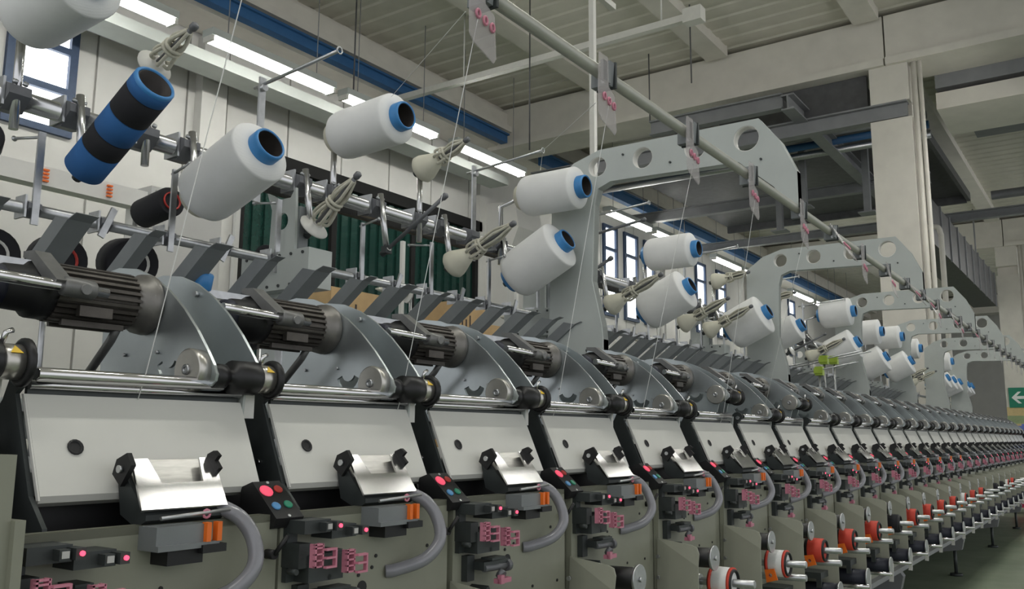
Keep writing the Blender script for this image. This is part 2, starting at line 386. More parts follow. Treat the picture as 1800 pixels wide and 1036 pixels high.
# soffit on the aisle side, right of the column
t = thing('trim_2', None, None, (18, 0, 7.2), kind='structure')
part('boxing', t, M['beam'], lambda bm: box(bm, 17.7, 19.1, -12, 2.45, 7.22, 8.74))
part('fascia_board', t, M['greyb'], lambda bm: box(bm, 17.4, 17.7, -12, 2.45, 7.63, 7.89))
part('fascia_board', t, M['beam'], lambda bm: box(bm, 17.4, 17.7, -12, 2.45, 7.22, 7.54))
part('soffit_panel', t, M['greyb'], lambda bm: box(bm, 19.1, 23.4, -12, 2.45, 8.41, 8.52))
solo('steel_pipe', M['greyb'], lambda bm: cyl(bm, (25.5, -9, 7.45), (25.5, 2.45, 7.45), .12, 12), 'thick grey pipe crossing the ceiling right of the concrete column', 'pipe', (25.5, -2, 7.45))
for i, (x, y, z) in enumerate(((10.3, 10.5, 7.0), (12.1, 8.05, 6.0), (15.7, 7.5, 7.5), (14.2, 5.95, 7.45), (22.6, 9.8, 6.0))):
    solo('suspension_rod', M['duct'], lambda bm: cyl(bm, (x, y, z), (x, y, CZ+.02), .014, 6), '%s thin dark rod from the left hanging from the ceiling' % nth(i+1), 'rod', (x, y, z), 'thin dark ceiling rods')
solo('hanging_conduit', M['whitep'], lambda bm: (box(bm, 8.07, 8.13, 4.52, 4.58, 0, 6.10), box(bm, 8.08, 8.6, 4.515, 4.585, 6.08, 6.15)), 'slim pale upright conduit standing behind the guide pipe', 'conduit', (8.1, 4.55, 0))
solo('busbar_trunking', M['whitep'], lambda bm: (box(bm, 12.16, 12.28, 5.1, 11.4, 7.6, 7.71), box(bm, 12.12, 12.32, 4.9, 5.2, 7.55, 7.78), cyl(bm, (12.22, 5.6, 7.7), (12.22, 5.6, CZ+.02), .015, 6), cyl(bm, (12.22, 9.6, 7.7), (12.22, 9.6, CZ+.02), .015, 6)), 'slim pale trunking crossing below the ceiling joists', 'trunking', (12.2, 8, 7.6))
# --- green sheet door, wall fittings
t = thing('door_1', None, None, (13, WY-.1, 0), kind='structure')
part('door_leaf', t, M['green'], lambda bm: box(bm, 9.6, 16.4, WY-.07, WY, 0, 6.05))
x = 9.62
while x < 16.3:
    part('sheet_rib', t, M['green'], lambda bm: box(bm, x, x+.15, WY-.12, WY-.07, 0, 5.98)); x += .27
for xx in (9.55, 11.76, 14.1, 16.38):
    part('door_post', t, M['matt'], lambda bm: box(bm, xx, xx+.13, WY-.16, WY-.05, 0, 6.1))
part('door_header', t, M['matt'], lambda bm: box(bm, 9.45, 16.6, WY-.2, WY, 6.0, 6.24))
t = thing('wall_cover_box', 'cream folded sheet-metal cover on the wall right of the green door', 'cover', (17.1, 11.9, 0))
part('hood', t, M['wall'], lambda bm: plate(bm, [(12.5, 6.75), (11.55, 6.66), (11.45, 6.05), (11.75, 5.35), (11.75, 0), (12.5, 0)], [], 16.75, 17.8))
t = thing('trunking', 'white trunking with orange striped couplings behind the blue striped tube', 'trunking', (1.8, 4.0, 2.3))
part('trunking_body', t, M['whitep'], lambda bm: (box(bm, .9, 2.5, 3.98, 4.06, 2.27, 2.36), box(bm, 2.44, 2.5, 4.0, 4.06, 0, 2.27)))
for xx in (1.97, 2.28):
    part('coupling', t, M['orange'], lambda bm: [box(bm, xx, xx+.025, 3.965, 3.98, 2.285+.017*k, 2.293+.017*k) for k in range(4)])
t = thing('junction_box', 'cream cabinet standing behind the black bobbin', 'cabinet', (2.75, 4.0, 0))
part('cabinet_body', t, M['wall'], lambda bm: box(bm, 2.52, 2.95, 3.98, 4.2, 0, 2.40))
part('cabinet_door', t, M['wall'], lambda bm: box(bm, 2.54, 2.93, 3.965, 3.98, 1.2, 2.38))
for i, (x0, x1, y, z0, z1) in enumerate(((7.5, 8.1, 6.0, 2.05, 2.62), (5.6, 6.3, 5.9, 2.0, 2.5), (6.35, 6.95, 6.1, 1.9, 2.3), (8.15, 8.6, 6.1, 2.0, 2.45))):
    t = thing('cardboard_box', ['printed cardboard box standing highest in front of the green door', 'brown cardboard box at the left end of the boxes', 'low brown cardboard box between two taller boxes', 'small cardboard box at the right end by the cream wall'][i], 'box', ((x0+x1)/2, y, 0), 'cardboard boxes behind the machine')
    part('carton', t, M['card'], lambda bm: box(bm, x0, x1, y, y+.45, z0, z1))
    part('carton_below', t, M['card'], lambda bm: box(bm, x0+.01, x1-.01, y+.01, y+.44, 0, z0))
    part('print_mark', t, M['print_'], lambda bm: [box(bm, x0+.1+.07*k, x0+.12+.07*k, y-.004, y, z0+.1, z1-.18+.05*(k % 2)) for k in range(4)])
# --- far end bits
t = thing('exit_sign', 'green sign with a white arrow pointing left on the far column', 'sign', (34.95, 3.0, 2.6))
SX, SY, SZ, SW = 34.98, 3.02, 2.57, 2.0
part('sign_board', t, M['exitg'], lambda bm: box(bm, SX-.03, SX, SY-.16*SW, SY+.16*SW, SZ-.17*SW, SZ+.17*SW))
part('arrow', t, M['exitw'], lambda bm: plate(bm, [(SY+a*SW, SZ+b*SW) for a, b in ((.12, 0), (.02, .10), (-.03, .10), (.045, .025), (-.12, .025), (-.12, -.025), (.045, -.025), (-.03, -.10), (.02, -.10))], [], SX-.045, SX-.03))
t = thing('waste_bin', 'crimson bin with a blue lid at the far end of the machine', 'bin', (16.4, 1.3, 0))
part('bin_body', t, M['crimson'], lambda bm: box(bm, 16.1, 16.8, .9, 1.62, .1, 1.17))
part('bin_lid', t, M['brightblue'], lambda bm: (box(bm, 16.08, 16.82, .9, 1.50, 1.25, 1.36), box(bm, 16.15, 16.75, 1.0, 1.4, 1.36, 1.39)))
part('bin_rim', t, M['black'], lambda bm: box(bm, 16.09, 16.81, .89, 1.63, 1.17, 1.25))
for z in (5.6, 3.6):
    solo('blue_door_panel', M['bluep'], lambda bm: (box(bm, 42.0, 42.2, 1.9, 2.9, z-.95, z+.95), box(bm, 41.96, 42.0, 2.0, 2.8, z-.8, z+.8), box(bm, 42.05, 42.1, 2.9, 2.96, 0, z) if z > 4 else box(bm, 42.05, 42.1, 2.2, 2.3, 0, z)), 'blue panel hanging at the right edge, %s one' % ('upper' if z > 4 else 'lower'), 'panel', (42, 2.4, z), 'blue panels at the right edge')
# ================================================================== the winding machine: base, then one unit per position
UX = [.668, 1.125, 1.595, 2.08, 2.59, 3.12]
while len(UX) < 31: UX.append(UX[-1]+.474)
NU = len(UX); MEND = UX[-1]+.5
t = thing('machine_bed', 'long grey-green machine bed carrying the row of winding units', 'machine', (7, 1.7, 0))
part('bed_body', t, M['dark'], lambda bm: box(bm, .1, MEND, 1.66, 3.6, .42, .98))
part('bed_back_panel', t, M['fascia'], lambda bm: box(bm, .1, MEND, 1.214, 1.235, .41, 1.005))
part('bed_rail', t, M['greyp'], lambda bm: (box(bm, .1, MEND, 1.70, 1.78, 1.14, 1.215), box(bm, .1, MEND, 1.66, 1.70, 1.19, 1.205)))
part('bed_deck', t, M['greyd'], lambda bm: box(bm, .1, MEND, 1.64, 3.6, .98, 1.08))
part('bottom_tray', t, M['greyb'], lambda bm: box(bm, .1, MEND, 1.16, 3.6, .385, .41))
part('channel_rail', t, M['steel'], lambda bm: (box(bm, .5, 13, 2.22, 2.25, 1.555, 1.578), [box(bm, .6+1.3*q, .64+1.3*q, 2.22, 2.25, 1.08, 1.555) for q in range(9)]))
for k in range(6):
    fx = UX[0]+.55+k*2.45
    f_ = part('foot', t, M['greyb'], lambda bm: (plate(bm, [(1.75, .40), (1.28, .36), (1.24, .30), (1.26, .22), (1.75, .14)], [], fx-.035, fx+.035)))
    part('levelling_bolt', f_, M['dark'], lambda bm: (cyl(bm, (fx, 1.32, .22), (fx, 1.32, .02), .014, 8), cyl(bm, (fx, 1.32, .02), (fx, 1.32, 0), .05, 10)))

FIN = [(1.345, 1.230), (1.312, 1.233), (1.299, 1.242), (1.296, 1.254), (1.304, 1.270), (1.325, 1.297), (1.358, 1.335), (1.40, 1.376), (1.45, 1.415), (1.505, 1.447), (1.56, 1.467), (1.62, 1.475), (1.66, 1.470), (1.66, 1.19), (1.365, 1.19)]
def smile(cy, cz):
    o = []
    for k in range(11):
        a = math.radians(200+14*k); o.append((cy+.036*math.cos(a), cz+.030+.040*math.sin(a)))
    for k in range(11):
        a = math.radians(340-14*k); o.append((cy+.020*math.cos(a), cz+.030+.020*math.sin(a)))
    return o
def gear(bm, x0, x1, cy, cz, r0, r1, n):
    pts = []
    for k in range(n):
        for (da, r) in ((.0, r1), (.45, r1), (.5, r0), (.95, r0)):
            a = 2*PI*(k+da)/n; pts.append((cy+r*math.cos(a), cz+r*math.sin(a)))
    plate(bm, pts, [], x0, x1)

def build_unit(level):
    """level 0: every part, 1: without the small parts a far unit does not show, 2: coarse. Built with its left end at x = 0."""
    u = thing('winding_unit', None, 'winding unit', (0, 1.3, .41), 'winding units of the machine')
    # --- cover panel and its bars
    def f(bm):
        prof = [(1.338, 1.208), (1.272, 1.062), (1.276, 1.052), (1.292, 1.046), (1.292, 1.051), (1.281, 1.056), (1.279, 1.062), (1.344, 1.206)]
        plate(bm, prof, [], 0, .388)
    cp = part('cover_panel', u, M['cover'], f)
    part('edge_trim', u, M['whitep'], lambda bm: slab(bm, [(-.0028, 1.338, 1.208), (-.0028, 1.270, 1.056), (-.0028, 1.277, 1.056), (-.0028, 1.345, 1.208)], (.0026, 0, 0)))
    if level == 0:
        part('panel_screw', cp, M['black'], lambda bm: lathe(bm, (.062, 1.3015, 1.130), (0, -.91, .41), [(0, .0125), (.0015, .0125), (.0015, .009), (-.004, .008)], 14))
    part('top_bar', u, M['chrome'], lambda bm: cyl(bm, (0.004, 1.322, 1.237), (.335, 1.322, 1.238), .0105, 14, .002))
    part('lower_bar', u, M['chrome'], lambda bm: cyl(bm, (.004, 1.338, 1.222), (.385, 1.338, 1.222), .007, 10))
    part('bar_slot', u, M['dark'], lambda bm: box(bm, .004, .385, 1.342, 1.350, 1.200, 1.232))
    # --- dark side brackets
    br = [(1.338, 1.255), (1.326, 1.250), (1.318, 1.238), (1.322, 1.226), (1.349, 1.208), (1.284, 1.062), (1.240, 1.02), (1.235, .985), (1.62, .985), (1.62, 1.10), (1.45, 1.14), (1.385, 1.20), (1.362, 1.245), (1.350, 1.254)]
    sb = part('side_bracket', u, M['dark'], lambda bm: plate(bm, br, [], -.010, -.003))
    if level == 0: part('hinge_bolt', sb, M['chrome'], lambda bm: (cyl(bm, (-.016, 1.338, 1.232), (-.010, 1.338, 1.232), .008, 10), cyl(bm, (-.014, 1.35, 1.10), (-.010, 1.35, 1.10), .005, 8)))
    part('end_bracket', u, M['greyp'], lambda bm: plate(bm, [(1.33, 1.235), (1.35, 1.235), (1.40, 1.17), (1.40, 1.10), (1.335, 1.185)], [], .389, .394))
    part('bracket_block', u, M['whitep'], lambda bm: box(bm, .396, .425, 1.345, 1.39, 1.18, 1.228))
    part('inner_bracket', u, M['dark'], lambda bm: plate(bm, [(1.36, 1.16), (1.30, 1.03), (1.30, .985), (1.62, .985), (1.62, 1.10)], [], .392, .398))
    part('recess_plate', u, M['black'], lambda bm: (box(bm, -.003, .40, 1.315, 1.325, .985, 1.06), box(bm, -.07, .385, 1.222, 1.315, .985, .995)))
    # --- lower front: fascia
    part('fascia', u, M['fascia'], lambda bm: (box(bm, -.085, .366, 1.196, 1.212, .41, 1.018), box(bm, -.085, .366, 1.196, 1.225, 1.006, 1.018)))
    # --- fin plates with their roller
    fp = part('fin_plate', u, M['fin'], lambda bm: plate(bm, FIN, [smile(1.437, 1.260)] if level < 2 else [], .300, .306))
    fq = part('fin_plate', u, M['fin'], lambda bm: plate(bm, FIN, [], .398, .404))
    if level == 0:
        for (y, z) in ((1.505, 1.40), (1.47, 1.30), (1.39, 1.285), (1.575, 1.30)):
            part('fin_bolt', fp, M['steel'], lambda bm: cyl(bm, (.294, y, z), (.300, y, z), .006 if y == 1.505 else .0035, 10))
        part('fin_bolt', fq, M['steel'], lambda bm: cyl(bm, (.390, 1.50, 1.425), (.398, 1.50, 1.425), .006, 10))
    dk = part('tension_disc', u, M['alu'], lambda bm: lathe(bm, (.300, 1.345, 1.262), (-1, 0, 0), [(0, .036), (.020, .038), (.023, .0375), (.025, .035)], 28 if level == 0 else 14))
    if level < 2: part('disc_screw', dk, M['steel'], lambda bm: lathe(bm, (.275, 1.345, 1.262), (-1, 0, 0), [(0, .010), (.004, .009), (.004, .005), (.002, .004)], 12))
    rl = part('roller', u, M['rubber'], lambda bm: lathe(bm, (.306, 1.318, 1.252), (1, 0, 0), [(0, .022), (.025, .022), (.027, .014), (.04, .014), (.042, .030), (.092, .031), (.098, .026)], 20 if level == 0 else 10))
    part('roller_ring', rl, M['alu'], lambda bm: lathe(bm, (.404, 1.318, 1.252), (1, 0, 0), [(0, .026), (.028, .026)], 18 if level == 0 else 10))
    part('roller_flange', rl, M['rubber'], lambda bm: lathe(bm, (.432, 1.318, 1.252), (1, 0, 0), [(0, .030), (.004, .036), (.010, .036), (.013, .030)], 22 if level == 0 else 12))
    if level == 0:
        def tri(bm):
            c = Vector((.418, 1.318, 1.252)); out = []
            for (dx, a) in ((-.009, 2.70), (.009, 2.70), (0, 2.15)):
                out.append(bm.verts.new(c+Vector((dx, .0268*math.cos(a), .0268*math.sin(a)))))
            bm.faces.new(out); r = bmesh.ops.extrude_face_region(bm, geom=bm.faces[:])
            bmesh.ops.translate(bm, vec=(0, -.0006, .0006), verts=[g for g in r['geom'] if isinstance(g, bmesh.types.BMVert)])
        part('warning_label', rl, M['yellow'], tri)
        part('roller_lever', rl, M['chrome'], lambda bm: (tube(bm, [(.40, 1.305, 1.275), (.402, 1.298, 1.292), (.412, 1.300, 1.296)], .004, 6)))
    # --- motor with fins, rod and clamp
    mo = part('motor', u, M['motor'], lambda bm: (gear(bm, .105, .255, 1.515, 1.392, .043, .052, 26 if level < 2 else 12),
                                                 [box(bm, .125, .24, 1.515+a-.004, 1.515+a+.004, 1.335, 1.345) for a in (-.02, .02)]))
    part('motor_bell', mo, M['bell'], lambda bm: lathe(bm, (.255, 1.515, 1.392), (1, 0, 0), [(0, .048), (.022, .050), (.024, .056), (.040, .058), (.045, .056)], 26 if level == 0 else 14))
    part('motor_cap', mo, M['black'], lambda bm: lathe(bm, (.105, 1.515, 1.392), (-1, 0, 0), [(0, .050), (.03, .049), (.036, .040), (.075, .038), (.082, .030)], 22 if level == 0 else 12))
    if level == 0:
        part('cap_ring', mo, M['navy'], lambda bm: lathe(bm, (.032, 1.515, 1.392), (-1, 0, 0), [(0, .036), (.020, .034), (.024, .028)], 18))
        part('terminal_box', mo, M['motor'], lambda bm: box(bm, .14, .20, 1.462, 1.475, 1.350, 1.368))
    part('drive_rod', u, M['chrome'], lambda bm: cyl(bm, (-.055, 1.425, 1.394), (.165, 1.425, 1.388), .0095, 12))
    ca = part('rod_clamp', u, M['arm'], lambda bm: (cyl(bm, (.085, 1.425, 1.391), (.142, 1.425, 1.389), .0165, 14, .003), cyl(bm, (.118, 1.425, 1.389), (.118, 1.405, 1.387), .009, 10)))
    part('clamp_arm', ca, M['arm'], lambda bm: plate(bm, [(1.412, 1.398), (1.430, 1.382), (1.502, 1.440), (1.530, 1.447), (1.530, 1.458), (1.495, 1.456)], [], .07, .098))
    if level < 2:
        part('roller_arm', u, M['arm'], lambda bm: tube(bm, [(.235, 1.60, 1.25), (.235, 1.52, 1.32), (.235, 1.50, 1.345)], .008, 8))
    # --- polished tray on the cover
    def tr(bm):
        # plate in the plane from (1.252,1.112) down to (1.188,1.040), U-shaped cut at the top
        o = [(.120, 0), (.147, 0), (.158, .50), (.232, .50), (.240, 0), (.268, 0), (.262, 1), (.112, 1)]
        def P(x, s, dz): return (x-.012*s+.006, 1.253-.066*s-(dz-.002)*.74, 1.114-.072*s+(dz-.002)*.68)
        es = []; top = [bm.verts.new(P(x, s, 0)) for x, s in o]; bot = [bm.verts.new(P(x, s, -.004)) for x, s in o]
        # two side ears and a lower band as quads
        def q(*i): bm.faces.new([top[k] for k in i]); bm.faces.new([bot[k] for k in reversed(i)])
        q(0, 1, 2, 7); q(2, 3, 6, 7); q(3, 4, 5, 6)
        for k in range(8): bm.faces.new((top[k], bot[k], bot[(k+1) % 8], top[(k+1) % 8]))
    ty = part('polished_tray', u, M['tray'], tr)
    part('tray_floor', ty, M['brushed'], lambda bm: plate(bm, [(1.272, 1.110), (1.236, 1.072), (1.240, 1.066), (1.276, 1.104)], [], .126, .264))
    part('tray_body', ty, M['dark'], lambda bm: plate(bm, [(1.268, 1.100), (1.275, 1.085), (1.262, 1.03), (1.218, 1.012), (1.196, 1.024), (1.196, 1.032)], [], .118, .258))
    for xe in (.108, .262):
        part('tray_bracket', ty, M['black'], lambda bm: plate(bm, [(1.240, 1.122), (1.226, 1.104), (1.252, 1.072), (1.275, 1.090), (1.266, 1.112)] if xe < .2 else [(1.240, 1.124), (1.228, 1.116), (1.236, 1.108), (1.224, 1.096), (1.236, 1.086), (1.262, 1.10), (1.256, 1.118)], [], xe, xe+.008))
    if level == 0:
        part('bracket_screw', ty, M['steel'], lambda bm: cyl(bm, (.103, 1.252, 1.098), (.108, 1.252, 1.098), .006, 10))
    # --- yarn sensor group under the tray
    part('yarn_bar', u, M['steel'], lambda bm: cyl(bm, (.122, 1.165, 1.029), (.242, 1.165, 1.035), .003, 8))
    gb = part('guide_block', u, M['greyd'], lambda bm: (box(bm, .108, .195, 1.152, 1.196, .992, 1.018), box(bm, .108, .212, 1.146, 1.196, .984, .992)))
    if level < 2:
        part('eyelet', u, M['pink'], lambda bm: tube(bm, [(.20+.006*math.cos(a), 1.165, 1.031+.006*math.sin(a)) for a in [2*PI*k/8 for k in range(8)]], .0022, 6, True))
        for k, xe in enumerate((.187, .206)):
            part('orange_tab', gb, M['orange'], lambda bm: box(bm, xe, xe+.008, 1.144, 1.156, .992, 1.020))
        part('block_foot', gb, M['black'], lambda bm: (box(bm, .13, .19, 1.155, 1.198, .962, .984), box(bm, .18, .222, 1.142, 1.16, .976, .988)))
    part('mount_plate', u, M['dark'], lambda bm: (box(bm, -.078, -.056, 1.185, 1.198, .905, .998), box(bm, -.060, .02, 1.150, 1.198, .905, .950)))
    for k, (xe, zz) in enumerate(((-.022, .998), (.040, .986))):
        sn = part('yarn_sensor', u, M['dark'], lambda bm: (box(bm, xe-.055, xe+.004, 1.145, 1.196, zz-.012, zz+.010), box(bm, xe-.022, xe-.008, 1.128, 1.146, zz-.008, zz+.006), box(bm, xe-.004, xe+.010, 1.122, 1.150, zz-.008, zz+.007)))
        part('sensor_light', sn, M['led'], lambda bm: cyl(bm, (xe+.004, 1.1225, zz), (xe+.004, 1.119, zz), .0035, 8))
        if level == 0: part('sensor_lens', sn, M['brushed'], lambda bm: box(bm, xe-.020, xe-.010, 1.126, 1.129, zz-.005, zz+.004))
    for k, (xe, zz) in enumerate(((-.076, .952), (-.002, .936))):
        def comb(bm):
            for dx in (0, .018): box(bm, xe+dx*.9, xe+dx*.9+.003, 1.118, 1.132, zz-.018, zz+.020)
            for dz in (-.018, -.008, .002, .012, .0175): box(bm, xe, xe+.018, 1.118, 1.124, zz+dz, zz+dz+.0028)
            for (a, b) in ((.020, .042),):
                box(bm, xe+.0385, xe+.042, 1.110, 1.118, zz-.020, zz+.012)
                for dz in (-.020, -.005, .0085): box(bm, xe+.018, xe+.0385, 1.110, 1.118, zz+dz, zz+dz+.0035)
        cb = part('ceramic_comb', u, M['pink'], comb)
        if level == 0: part('comb_holder', cb, M['dark'], lambda bm: (box(bm, xe-.004, xe+.022, 1.153, 1.198, zz-.022, zz+.018), cyl(bm, (xe-.01, 1.17, zz-.026), (xe-.01, 1.15, zz-.026), .005, 8)))
    # --- second yarn group
    sg = part('feeder', u, M['dark'], lambda bm: (box(bm, -.055, -.030, 1.180, 1.198, .845, .898), box(bm, -.035, .055, 1.150, 1.196, .868, .885), box(bm, -.02, .03, 1.14, 1.17, .888, .893)))
    if level < 2:
        part('feeder_roll', sg, M['clamp'], lambda bm: (cyl(bm, (-.03, 1.155, .872), (.06, 1.155, .870), .008, 10), cyl(bm, (.05, 1.155, .87), (.062, 1.155, .87), .013, 12), cyl(bm, (.02, 1.15, .858), (.02, 1.14, .852), .011, 10)))
        part('feeder_eyelet', sg, M['pink'], lambda bm: (box(bm, .0, .045, 1.135, 1.150, .838, .848), box(bm, .0, .012, 1.130, 1.14, .838, .856)))
    # --- suction hose
    part('hose', u, M['hose'], lambda bm: tube(bm, spline([(.250, 1.215, 1.040), (.272, 1.178, 1.020), (.286, 1.158, .985), (.278, 1.145, .945), (.245, 1.155, .912), (.195, 1.185, .895), (.180, 1.198, .893)], 6),   .0125, 12 if level == 0 else 8))
    if level == 0:
        part('port', u, M['black'], lambda bm: [cyl(bm, (xx, 1.197, zz), (xx, 1.1945, zz), rr, 14) for xx, zz, rr in ((.115, .872, .012),)])
        for xx, zz in ((.15, .925), (.14, .905), (.30, .93), (.105, .895), (.33, .80), (.22, .80)):
            part('fascia_screw', u, M['black'], lambda bm: cyl(bm, (xx, 1.197, zz), (xx, 1.194, zz), .0035, 8))
        part('fascia_knob', u, M['black'], lambda bm: (cyl(bm, (.345, 1.197, .955), (.345, 1.175, .955), .008, 10), cyl(bm, (.345, 1.176, .955), (.362, 1.165, .985), .004, 8)))
    # --- control box with its four buttons
    def ctl(bm):
        plate(bm, [(1.246, 1.070), (1.180, 1.012), (1.188, .996), (1.235, .985), (1.275, 1.03), (1.275, 1.06)], [], -.108, -.048)
    cb = part('control_box', u, M['black'], ctl)
    nrm = Vector((0, -.66, .75)); 
    def onface(x, s): return Vector((x, 1.246-.066*s, 1.070-.058*s))
    for (x, s, r, mm, nm) in ((-.092, .27, .0125, 'ledbig', 'lamp'), (-.065, .24, .0085, 'redd', 'button'), (-.092, .68, .0085, 'blueb', 'button'), (-.065, .66, .0085, 'greenb', 'button')):
        part(nm, cb, M[mm], lambda bm: lathe(bm, onface(x, s), nrm, [(-.001, r), (.002, r), (.003, r*.8)], 14 if level == 0 else 8))
    if level == 0:
        for s in (.05, .95): part('box_screw', cb, M['steel'], lambda bm: lathe(bm, onface(-.078, s), nrm, [(-.001, .003), (.0015, .003)], 8))
    # --- lower take-up: separator, spindle, rods, reel
    def sp(bm):
        o = [(1.196, .85), (1.085, .838), (1.068, .832), (1.060, .815), (1.060, .78), (1.060, .50), (1.196, .47)]
        plate(bm, o, [], -.112, -.108)
        for v in bm.verts:
            if v.co.z > .785: v.co.x += (v.co.z-.785)*.30
    se = part('separator', u, M['sep'], sp)
    if level == 0:
        for zz in (.80, .74, .66): part('separator_bolt', se, M['steel'], lambda bm: cyl(bm, (-.112, 1.185, zz), (-.118, 1.185, zz), .006, 8))
    part('spindle', u, M['steel'], lambda bm: (cyl(bm, (.145, 1.196, .70), (.145, .985, .705), .0125, 12, .002), cyl(bm, (.145, 1.196, .70), (.145, 1.16, .70), .022, 12)))
    part('guide_rod', u, M['steel'], lambda bm: cyl(bm, (.205, 1.196, .645), (.205, 1.005, .650), .0125, 12, .002))
    dr = part('take_up_drum', u, M['rubber'], lambda bm: cyl(bm, (.064, 1.196, .782), (.064, 1.085, .785), .030, 16, .002))
    part('drum_disc', dr, M['steel'], lambda bm: (cyl(bm, (.064, 1.085, .785), (.064, 1.078, .785), .038, 22, .001), cyl(bm, (.064, 1.078, .785), (.064, 1.072, .785), .007, 8)))
    if level < 2:
        part('drum_lever', u, M['dark'], lambda bm: (box(bm, .0, .012, 1.15, 1.196, .72, .84, Matrix.Rotation(-.5, 3, 'Y')), cyl(bm, (.02, 1.19, .765), (.02, 1.16, .765), .012, 10)))
        part('orange_tag', u, M['orange'], lambda bm: plate(bm, [(1.118, .684), (1.084, .690), (1.072, .652), (1.112, .640)], [circ(1.098, .666, .007, 8)], .086, .092))
    part('lower_arm', u, M['dark'], lambda bm: (box(bm, .24, .345, 1.10, 1.196, .575, .60), box(bm, .24, .252, 1.10, 1.12, .54, .575)))
    rr = part('lower_reel', u, M['navy'], lambda bm: cyl(bm, (.30, 1.196, .520), (.30, 1.045, .523), .034, 16))
    part('reel_flange', rr, M['steel'], lambda bm: cyl(bm, (.30, 1.045, .523), (.30, 1.038, .523), .042, 16, .001))
    part('lower_rod', u, M['chrome'], lambda bm: cyl(bm, (.27, 1.196, .482), (.27, 1.03, .486), .010, 10, .002))
    part('lower_plate', u, M['whitep'], lambda bm: plate(bm, [(1.035, .53), (1.05, .53), (1.06, .44), (1.04, .44)], [], .328, .334))
    return u
DESC = {0: 'nearest the camera at the left edge', 1: 'beside the nearest one'}
protos = [build_unit(0), build_unit(1), build_unit(2)]
used = [False]*3
UNITS = []
for k, x in enumerate(UX):
    lv = 0 if k < 8 else (1 if k < 16 else 2)
    u = copy_tree(protos[lv]) if used[lv] else protos[lv]
    used[lv] = True
    u.location = (x, 1.3, .41)
    u['label'] = '%s winding unit from the left, white tilted cover, dark motor, curved grey fin plates' % nth(k+1)
    UNITS.append(u)
    # raised fins: the cradle of these units stands tipped up
    if k in (5, 7):
        R = Matrix.Rotation(math.radians(-11), 4, 'X')
        piv = Vector((0, 1.66-1.3, 1.22-.41))
        for ch in list(u.children):
            if ch.name.split('.')[0] in ('fin_plate', 'tension_disc', 'roller'):
                ch.matrix_local = Matrix.Translation(piv) @ R @ Matrix.Translation(-piv)
# the half unit cut by the left frame edge
u = copy_tree(protos[0]); u.location = (UX[0]-.457, 1.3, .41); u['label'] = 'winding unit cut off by the left edge of the picture'
# no control box at the section joint on the first unit
for ch in list(UNITS[0].children):
    if ch.name.split('.')[0] == 'control_box':
        for g in list(ch.children): bpy.data.objects.remove(g)
        bpy.data.objects.remove(ch)
solo('section_post', M['fascia'], lambda bm: (box(bm, .50, .561, 1.13, 1.19, .41, 1.124), box(bm, .561, .574, 1.12, 1.19, .41, 1.045)),
     'grey-green section post at the lower left edge beside the first unit', 'post', (.49, 1.16, .41))
# ------------------------------------------------------------------ spools on the take-up spindles
SPOOLS = {3: 'white', 4: 'white', 5: 'white', 6: 'red', 7: 'red', 8: 'red', 9: 'black', 10: 'red', 11: 'red', 12: 'red', 13: 'red', 14: 'white', 15: 'red', 16: 'red', 18: 'black', 19: 'black', 20: 'white', 21: 'red'}
for k, c in SPOOLS.items():
    x = UX[k]+.145
    if k in (3,): continue
    t = thing('yarn_spool', '%s spool of yarn on the take-up spindle of the %s winding unit' % ({'white': 'white, red-rimmed', 'red': 'red', 'black': 'black'}[c], nth(k+1)), 'spool', (x, 1.09, .70), 'yarn spools on the take-up spindles')
    part('yarn', t, M[{'white': 'yarn', 'red': 'red', 'black': 'blacky'}[c]], lambda bm: lathe(bm, (x, 1.113, .7025), (0, -1, 0), [(0, .044), (.004, .047), (.054, .047), (.058, .044)], 26))
    if c == 'white':
        [part('rim', t, M['red'], lambda bm: lathe(bm, (x, yy, .7025), (0, -1, 0), [(0, .044), (0, .0478), (.008, .0478), (.008, .043)], 26, False)) for yy in (1.121, 1.061)]
    part('core', t, M['black'], lambda bm: (lathe(bm, (x, 1.125, .7025), (0, -1, 0), [(0, .043), (.074, .043), (.078, .041), (.078, .036), (.060, .034), (.060, .012)], 26)))
